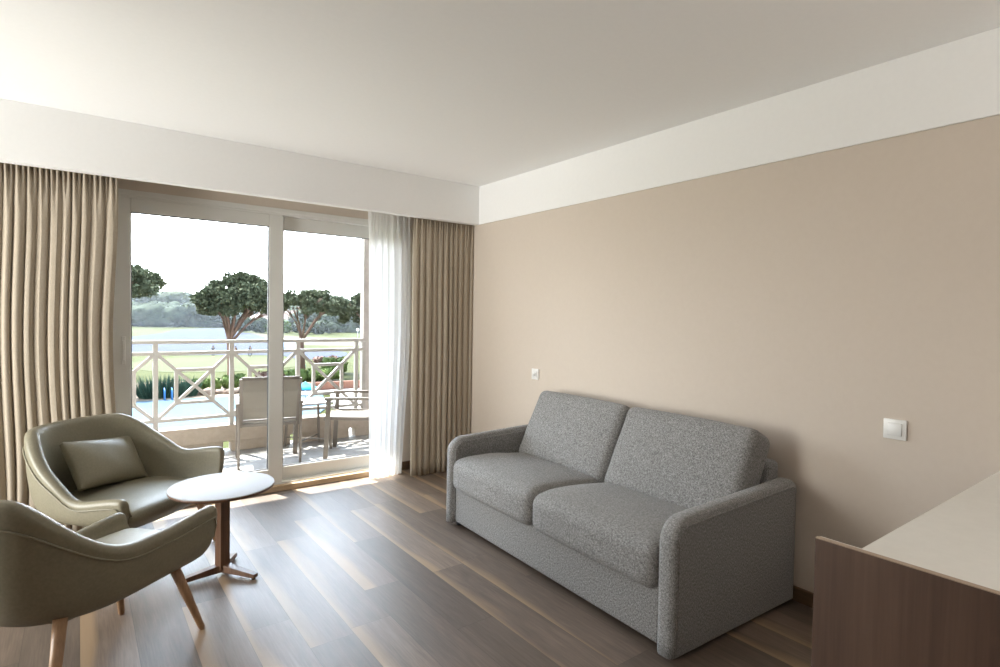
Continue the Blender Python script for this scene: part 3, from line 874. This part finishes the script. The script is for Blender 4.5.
def blob(mb, c, rad, rnd, amp=.18, fr=1.3, sub=3):
    bm = bmesh.new(); bmesh.ops.create_icosphere(bm, subdivisions=sub, radius=1)
    sd = rnd.uniform(0, 99)
    vs = []
    for v in bm.verts:
        k = 1 + amp * noise.noise(v.co * fr * 2 + Vector((sd, 0, 0))) * 2 + amp * .6 * noise.noise(v.co * fr * 6 + Vector((sd, 5, 0)))
        vs.append((c[0] + v.co.x * rad[0] * k, c[1] + v.co.y * rad[1] * k, c[2] + v.co.z * rad[2] * k))
    fs = [tuple(v.index for v in f_.verts) for f_ in bm.faces]
    bm.free(); mb.add(vs, fs, True)
def umbrella_pine(name, loc, H, fork, crown_r, crown_z0, label, nb=8, seed=1, trunk_r=.32, group=None, size=.34, flat=.5, gap=0., npf=46, off=(0, 0)):
    rnd = random.Random(seed)
    T = empty(name, loc); tag(T, label, 'tree', group)
    tk = MB()
    lean = rnd.uniform(-.2, .2)
    tk.tube([(0, 0, -.2), (lean * .3, 0, fork * .5), (lean, 0, fork * .8), (lean, 0, fork)], [trunk_r * 1.2, trunk_r, trunk_r * .95, trunk_r * 1.05], 10)
    ends = []
    for k in range(nb):
        a = 2 * math.pi * (k + .4 * rnd.random()) / nb
        rr = crown_r * rnd.uniform(.35, .8)
        e = Vector((off[0] + rr * math.cos(a), off[1] + rr * math.sin(a), crown_z0 + (H - crown_z0) * rnd.uniform(.1, .5)))
        s0 = Vector((lean, 0, fork * rnd.uniform(.82, 1.)))
        md = s0.lerp(e, .5) + Vector((-.12 * math.cos(a) * rr, -.12 * math.sin(a) * rr, .0))
        tk.tube([s0, s0.lerp(md, .5), md, md.lerp(e, .6), e], [trunk_r * .5, trunk_r * .42, trunk_r * .34, trunk_r * .24, .05], 7)
        ends.append(e)
        for _ in range(3):
            s1 = md.lerp(e, rnd.uniform(0, .6)); e2 = e + Vector((rnd.uniform(-1, 1), rnd.uniform(-1, 1), rnd.uniform(-.1, .5))) * crown_r * .32
            tk.tube([s1, s1.lerp(e2, .5) + Vector((0, 0, -.15)), e2], [trunk_r * .22, trunk_r * .14, .03], 5)
            ends.append(e2)
    tk.build('trunk', M['bark'], T)
    cr = MB()
    npuff = int(npf)
    for k in range(npuff):
        a = rnd.uniform(0, 2 * math.pi); q = math.sqrt(rnd.random())
        if k < npuff * .4: q = rnd.uniform(.8, 1.0)
        rr = crown_r * q * .86
        top = crown_z0 + (H - crown_z0) * (1 - .55 * q ** 2.4)
        bot = crown_z0 + (H - crown_z0) * (.42 - .32 * q)
        z = rnd.uniform(bot, top) if rnd.random() < .6 else top
        pr = crown_r * rnd.uniform(.13, .22)
        c = (off[0] + rr * math.cos(a), off[1] + rr * math.sin(a), z - pr * .5)
        blob(cr, c, (pr * .5, pr * .5, pr * .36), rnd, .25, 1.5, 2)
        tufts(cr, c, (pr, pr, pr * .72), 230, size * .85, rnd, .35, 1.)
    cr.build('crown', M['pine'], T)
    return T
umbrella_pine('umbrella_pine', (12.1, 60.5, G), 10.7, 4.5, 4.25, 6.7, 'broad umbrella pine with many fanning trunks, rising left of the door mullion', 10, 3, .30, npf=95, off=(.75, -.3))
umbrella_pine('umbrella_pine', (20.5, 64.8, G), 9.75, 4.3, 4.5, 7.3, 'umbrella pine with an open crown seen just right of the door mullion', 6, 14, .27, npf=46, off=(.9, 0))
umbrella_pine('umbrella_pine', (1.6, 60, G), 11.4, 6.2, 4.9, 8.6, 'umbrella pine half hidden behind the left door stile', 7, 22, .3, npf=60)
umbrella_pine('umbrella_pine', (27.3, 62, G), 9.4, 5.0, 3.6, 6.2, 'pine tree partly hidden behind the balcony pillar', 6, 31, .26, npf=55)
# far wood: every tree its own crown and trunk
def wood_tree(loc, h, w, m, label, group, seed, size, pine=False):
    rnd = random.Random(seed)
    T = empty('woodland_tree', loc); tag(T, label, 'tree', group)
    MB().tube([(0, 0, -.2), (0, 0, h * .5)], [w * .05, w * .035], 6).build('trunk', M['bark'], T)
    cr = MB()
    n = 7 if not pine else 8
    for k in range(n):
        a = rnd.uniform(0, 6.28); q = rnd.uniform(.1, .62)
        pr = w * rnd.uniform(.25, .40)
        if pine: zc = h * rnd.uniform(.78, .9); rz = pr * .45
        else: zc = h * (rnd.uniform(.22, .80) - .12 * q); rz = pr * .85
        c = (w * .62 * q * math.cos(a) * 1.2, w * .62 * q * math.sin(a), min(zc, h - rz))
        blob(cr, c, (pr, pr, rz), rnd, .22, 1.6, 3)
        tufts(cr, c, (pr * 1.05, pr * 1.05, rz * 1.08), 130, size, rnd, .85)
    if not pine:
        blob(cr, (0, 0, h * .25), (w * .55, w * .5, h * .26), rnd, .2, 1.5, 3)
    cr.build('crown', m, T)
    return T
protos = [wood_tree((0, 0, 0), 11.5, 15, M['oak'], 'x', 'x', 50 + i, 1.1, False) for i in range(4)] + [wood_tree((0, 0, 0), 13, 15, M['pine'], 'x', 'x', 60 + i, 1.0, True) for i in range(2)]
rnd = random.Random(4)
first = {}
def place(pi, x, yy, sc, rz, label, group):
    if pi not in first: o = protos[pi]; first[pi] = 1
    else: o = copy_tree(protos[pi])
    o.location = (x, yy, G); o.scale = (sc[0], sc[0], sc[1]); o.rotation_euler = (0, 0, rz)
    o['label'] = label; o['group'] = group; o['category'] = 'tree'
# distant line behind the lake, seen left of the mullion and between
for i in range(26):
    t = i / 25
    x = -22 + 128 * t; yy = 318 - 55 * t + rnd.uniform(-8, 22)
    hh = rnd.uniform(.82, 1.12)
    place(rnd.choice((0, 1, 2, 3)), x, yy, (rnd.uniform(.95, 1.2), hh), rnd.uniform(0, 6.28), 'hazy round crowned tree in the distant wood across the lake', 'trees of the distant wood across the lake')
for i in range(12):
    t = i / 11
    x = -14 + 120 * t; yy = 345 - 55 * t + rnd.uniform(-10, 10)
    place(rnd.choice((4, 5)), x, yy, (rnd.uniform(.9, 1.15), rnd.uniform(1.12, 1.38)), rnd.uniform(0, 6.28), 'hazy umbrella pine standing above the distant wood', 'umbrella pines above the distant wood')
for i, (x, yy, s1, s2) in enumerate(((76, 208, .75, .62), (84, 212, .8, .72), (92, 208, .85, .80), (100, 206, .9, .9), (108, 205, .9, 1.0), (88, 222, .8, .95), (97, 222, .8, 1.05), (79, 222, .8, .85), (71, 222, .7, .74), (104, 222, .9, 1.1))):
    place(i % 4, x, yy, (s1, s2), i * 1.3, 'dark green tree in the nearer wood right of the second pine', 'trees of the nearer wood on the right')
def shrub(name, loc, w, d, h, m, label, seed, size=.25, cat='shrub', group=None, nb=5, spiky=False):
    rnd = random.Random(seed); mb = MB()
    if spiky:
        for k in range(420):
            a = rnd.uniform(0, 6.28); q = math.sqrt(rnd.random()); bx, by = w * .4 * q * math.cos(a), d * .4 * q * math.sin(a)
            out = Vector((math.cos(a) * q * .55, math.sin(a) * q * .55, 1)).normalized(); L = h * rnd.uniform(.6, 1.05)
            n_ = out.cross(Vector((rnd.uniform(-1, 1), rnd.uniform(-1, 1), 0))).normalized() * .06
            mb.add([(bx - n_.x, by - n_.y, 0), (bx + n_.x, by + n_.y, 0), tuple(Vector((bx, by, 0)) + out * L)], [(0, 1, 2)])
    else:
        for k in range(nb):
            u = (k + .5) / nb - .5
            pr = h * rnd.uniform(.42, .55)
            c = (u * w, rnd.uniform(-.3, .3) * d, h - pr)
            blob(mb, c, (w / nb * .75, d * .5, pr), rnd, .2, 1.5, 2); tufts(mb, c, (w / nb * .8, d * .55, pr * 1.05), int(130 * max(1, w / nb)), size, rnd, .8)
    o = mb.build(name, m); o.location = loc; tag(o, label, cat, group)
    return o
shrub('spiky_shrub', (5.1, 52, G), 3.2, 2, 2.0, M['agave'], 'tall spiky blue green grass clump at the far pool edge', 1, spiky=True)
shrub('spiky_shrub', (6.7, 52, G), 2.6, 2, 1.8, M['agave'], 'smaller spiky clump just right of the tall one at the pool edge', 9, spiky=True)
shrub('garden_shrub', (2.3, 53, G), 2.2, 1.8, 1.2, M['hedge'], 'low green shrub at the pool edge, left of the spiky clumps', 2)
shrub('garden_shrub', (8.9, 54.5, G), 2.2, 1.5, 1.0, M['hedge'], 'small green shrub among the rocks left of the big pine trunk', 3)
shrub('garden_shrub', (11.2, 55, G), 1.8, 1.5, 1.25, M['hedge'], 'small green shrub right at the foot of the big pine', 4)
shrub('garden_shrub', (14.3, 54.6, G), 2.2, 1.6, 1.4, M['purple'], 'brown shrub right of the big pine trunk, above the outdoor chair', 14)
for i, (x, yy, s_) in enumerate(((7.9, 52.3, .5), (8.6, 51.8, .62), (9.6, 52.2, .45), (10.4, 51.7, .58), (11.2, 52.0, .5), (12.1, 51.6, .55))):
    mb = MB(); blob(mb, (0, 0, s_ * .35), (s_, s_ * .8, s_ * .55), random.Random(70 + i), .3, 1.2, 2)
    o = mb.build('garden_rock', M['rock']); o.location = (x, yy, G); tag(o, 'brown rock lying in the bed along the pool edge', 'rock', 'rocks along the pool edge')
shrub('hedge', (18.6, 57, G), 6.4, 2, 1.35, M['hedge'], 'long green hedge behind the terracotta wall', 5, nb=9, cat='hedge')
shrub('garden_shrub', (27.9, 61, G), 3.0, 2, 3.0, M['oak'], 'tall dark shrub beside the balcony pillar', 6, nb=3)
shrub('garden_shrub', (23.8, 64, G), 2.4, 2, 1.9, M['hedge'], 'rounded green shrub right of the hedge end', 16, nb=3)
shrub('garden_shrub', (27.5, 77, G), 3.2, 2, 1.0, M['purple'], 'dark reddish shrub in front of the narrow pond', 7, nb=4)
shrub('lakeside_bush', (47.5, 203, G), 9, 5, 5.2, M['oak'], 'round green bush on the right lake shore', 8, size=.7, nb=2)
shrub('lakeside_bush', (55, 203, G), 9, 5, 4.4, M['hedge'], 'yellow green bush right of the round lakeside bush', 18, size=.7, nb=2)
shrub('lakeside_bush', (64, 190, G), 14, 5, 4.2, M['oak'], 'wide green bush below the white house eave', 28, size=.7, nb=4)
# house far behind
hs = empty('house', (66, 226, G)); tag(hs, 'low distant house with brown roof and white eave behind the second pine', 'house')
MB().box(-13, 14, -4, 6, 0, 4.0).build('house_wall', M['housewall'], hs)
MB().box(-14, 15, -5.2, 7, 4.0, 4.6).build('eave', M['eave'], hs)
vs = [(-14, -5.2, 4.6), (15, -5.2, 4.6), (15, 7, 4.6), (-14, 7, 4.6), (-9, .5, 8.0), (10, .5, 8.0)]
MB().add(vs, [(0, 1, 5, 4), (1, 2, 5), (2, 3, 4, 5), (3, 0, 4), (3, 2, 1, 0)]).build('roof', M['roof'], hs)
for k in range(4):
    MB().box(-10 + 6 * k, -8 + 6 * k, -4.05, -3.95, 1.0, 3.0).build('house_window', M['gasket'], hs)
lp = empty('globe_lamp', (57.2, 137, G)); tag(lp, 'white globe lamp post far away beside the balcony pillar', 'lamp')
MB().tube([(0, 0, 0), (0, 0, 2.6)], .07, 8).build('post', M['metal'], lp)
MB().lathe([(.05, 2.5), (.3, 2.65), (.42, 2.95), (.3, 3.25), (.05, 3.38)], 14).build('globe', M['white_plain'], lp)

# golfers -------------------------------------------------------------
def golfer(loc, rz, label, shirt, pants, pose='stand', club=True):
    T = empty('person', loc, rz); tag(T, label, 'person')
    lean = {'stand': .03, 'bend': .26, 'walk': .06}[pose]
    st = .12 if pose != 'walk' else .24
    J = {'pel': (0, 0, .95), 'chest': (0, lean, 1.30), 'neck': (0, lean * 1.2, 1.47), 'head': (0, lean * 1.35, 1.62), 'top': (0, lean * 1.4, 1.74),
         'hl': (-.09, 0, .90), 'kl': (-st, .06, .5), 'al': (-st, -.02 if pose != 'walk' else -.22, .08), 'tl': (-st - .01, .14 if pose != 'walk' else -.06, .03),
         'hr': (.09, 0, .90), 'kr': (st, .06, .5), 'ar': (st, -.02 if pose != 'walk' else .22, .08), 'tr': (st + .01, .14 if pose != 'walk' else .38, .03),
         'sl': (-.19, lean, 1.42), 'el': (-.24, lean + .02, 1.14), 'wl': (-.08 if club else -.25, lean + .28 if club else lean + .06, .95),
         'sr': (.19, lean, 1.42), 'er': (.24, lean + .02, 1.14), 'wr': (.05 if club else .25, lean + .30 if club else lean + .06, .93)}
    RAD = dict(pel=.15, chest=.155, neck=.06, head=.10, top=.07, hl=.10, kl=.065, al=.045, tl=.04, hr=.10, kr=.065, ar=.045, tr=.04, sl=.07, el=.05, wl=.035, sr=.07, er=.05, wr=.035)
    E_ = [('pel', 'chest'), ('chest', 'neck'), ('neck', 'head'), ('head', 'top'), ('pel', 'hl'), ('hl', 'kl'), ('kl', 'al'), ('al', 'tl'), ('pel', 'hr'), ('hr', 'kr'), ('kr', 'ar'), ('ar', 'tr'), ('chest', 'sl'), ('sl', 'el'), ('el', 'wl'), ('chest', 'sr'), ('sr', 'er'), ('er', 'wr')]
    def skin(name, names, mt, grow=1.0, parent=T):
        bm = bmesh.new(); ly = bm.verts.layers.skin.verify(); vm = {}
        for n_ in names:
            v = bm.verts.new(J[n_]); v[ly].radius = (RAD[n_] * grow, RAD[n_] * grow * .85); vm[n_] = v
        vm[names[0]][ly].use_root = True
        for a, b2 in E_:
            if a in vm and b2 in vm: bm.edges.new((vm[a], vm[b2]))
        me = bpy.data.meshes.new(name); bm.to_mesh(me); bm.free()
        o = link(name, me, mt, parent); o.modifiers.new('skin', 'SKIN').use_smooth_shade = True; o.modifiers.new('sub', 'SUBSURF').render_levels = 1
        return o
    skin('body', list(J), M['skin'])
    skin('shirt', ['chest', 'pel', 'neck', 'sl', 'el', 'sr', 'er'], shirt, 1.12)
    skin('trousers', ['pel', 'hl', 'kl', 'al', 'hr', 'kr', 'ar'], pants, 1.15)
    mb = MB(); h = J['head']
    blob(mb, (h[0], h[1] - .01, h[2] + .05), (.115, .125, .115), random.Random(3), .05, 1, 2)
    mb.build('hair', M['hair'], T)
    return T
golfer((16.6, 95.6, G + .03), R(160), 'person in grey clothes standing alone on the putting green', M['cloth_grey'], M['cloth_dark'], 'stand')
golfer((19.6, 93.4, G + .03), R(120), 'person bending forward on the putting green, left of the pair', M['cloth_dark'], M['cloth_grey'], 'bend')
golfer((21.3, 93.0, G + .03), R(200), 'person in dark clothes on the putting green, right of the pair', M['cloth_dark'], M['cloth_dark'], 'walk', False)

# ------------------------------------------------------------------ haze in the open air beyond the pool
vm = bpy.data.materials.new('summer_haze'); vm.use_nodes = True; nt = vm.node_tree; nt.nodes.clear()
out = nt.nodes.new('ShaderNodeOutputMaterial'); vs_ = nt.nodes.new('ShaderNodeVolumeScatter')
vs_.inputs['Color'].default_value = (.80, .88, 1, 1); vs_.inputs['Density'].default_value = .0003; vs_.inputs['Anisotropy'].default_value = .2
nt.links.new(vs_.outputs[0], out.inputs['Volume'])
hz = MB().box(-150, 420, 66, 420, G + .1, 40).build('haze', vm); hz['kind'] = 'stuff'; hz['label'] = 'thin bluish summer haze over the lake and the wood'; hz['category'] = 'haze'

# ------------------------------------------------------------------ light
SKY, GLOW = 2.4, 14.0
w = bpy.data.worlds.new('sky'); S.world = w; w.use_nodes = True; nt = w.node_tree; nt.nodes.clear()
out = nt.nodes.new('ShaderNodeOutputWorld'); bg = nt.nodes.new('ShaderNodeBackground')
tc = nt.nodes.new('ShaderNodeTexCoord'); sx = nt.nodes.new('ShaderNodeSeparateXYZ'); rp = nt.nodes.new('ShaderNodeValToRGB')
nt.links.new(tc.outputs['Generated'], sx.inputs[0]); nt.links.new(sx.outputs['Z'], rp.inputs[0])
e = rp.color_ramp.elements; e[0].position = 0; e[0].color = (.95, .97, 1, 1); e[1].position = .6; e[1].color = (.66, .80, 1, 1)
# bright hazy glow low in the sky in front of the balcony
dt = nt.nodes.new('ShaderNodeVectorMath'); dt.operation = 'DOT_PRODUCT'; nt.links.new(tc.outputs['Generated'], dt.inputs[0])
dt.inputs[1].default_value = Vector((.12, .97, .22)).normalized()
mr = nt.nodes.new('ShaderNodeMapRange'); mr.interpolation_type = 'SMOOTHSTEP'; nt.links.new(dt.outputs['Value'], mr.inputs['Value'])
mr.inputs['From Min'].default_value = .35; mr.inputs['From Max'].default_value = .98; mr.inputs['To Min'].default_value = SKY; mr.inputs['To Max'].default_value = GLOW
nt.links.new(rp.outputs[0], bg.inputs[0]); nt.links.new(mr.outputs[0], bg.inputs[1])
nt.links.new(bg.outputs[0], out.inputs[0])
sd = Vector((.2, -.6, -1)).normalized()
sun = bpy.data.objects.new('sun', bpy.data.lights.new('sun', 'SUN')); COL.objects.link(sun)
sun.data.energy = 19; sun.data.angle = R(.6); sun.data.color = (1, .96, .9)
sun.rotation_euler = sd.to_track_quat('-Z', 'Y').to_euler(); sun.location = (-3, 12, 20)
# portal in the door opening: helps daylight find its way in
po = bpy.data.objects.new('daylight_portal', bpy.data.lights.new('daylight_portal', 'AREA')); COL.objects.link(po)
po.data.shape = 'RECTANGLE'; po.data.size = OX1 - OX0; po.data.size_y = OZ1; po.data.cycles.is_portal = True
po.location = ((OX0 + OX1) / 2, YB + .22, OZ1 / 2); po.rotation_euler = (R(-90), 0, 0)
def lamp(name, loc, rot, sx_, sy_, en, col=(1, .9, .78)):
    o = bpy.data.objects.new(name, bpy.data.lights.new(name, 'AREA')); COL.objects.link(o)
    o.data.shape = 'RECTANGLE'; o.data.size = sx_; o.data.size_y = sy_; o.data.energy = en; o.data.color = col
    o.location = loc; o.rotation_euler = rot
    return o
lamp('side_fill_light', (XL - .9, (WY0 + WY1) / 2, (WZ0 + WZ1) / 2), (0, R(-90), 0), WZ1 - WZ0, WY1 - WY0, 160, (1, .97, .93))  # area light added outside the added left window to brighten the room

lamp('ceiling_fill_light', (1.3, -.9, 1.75), (R(180), 0, 0), 0.5, .5, 26, (1, .96, .92))  # added fill light, unseen behind the camera, lifts the ceiling
S.cycles.use_denoising = True
S.cycles.max_bounces = 14; S.cycles.diffuse_bounces = 7; S.cycles.transparent_max_bounces = 24
S.cycles.volume_bounces = 1; S.cycles.sample_clamp_indirect = 8; S.cycles.caustics_reflective = False
vs = S.view_settings; vs.view_transform = 'Standard'; vs.look = 'None'; vs.gamma = 1; vs.use_curve_mapping = False
vs.exposure = 0.32
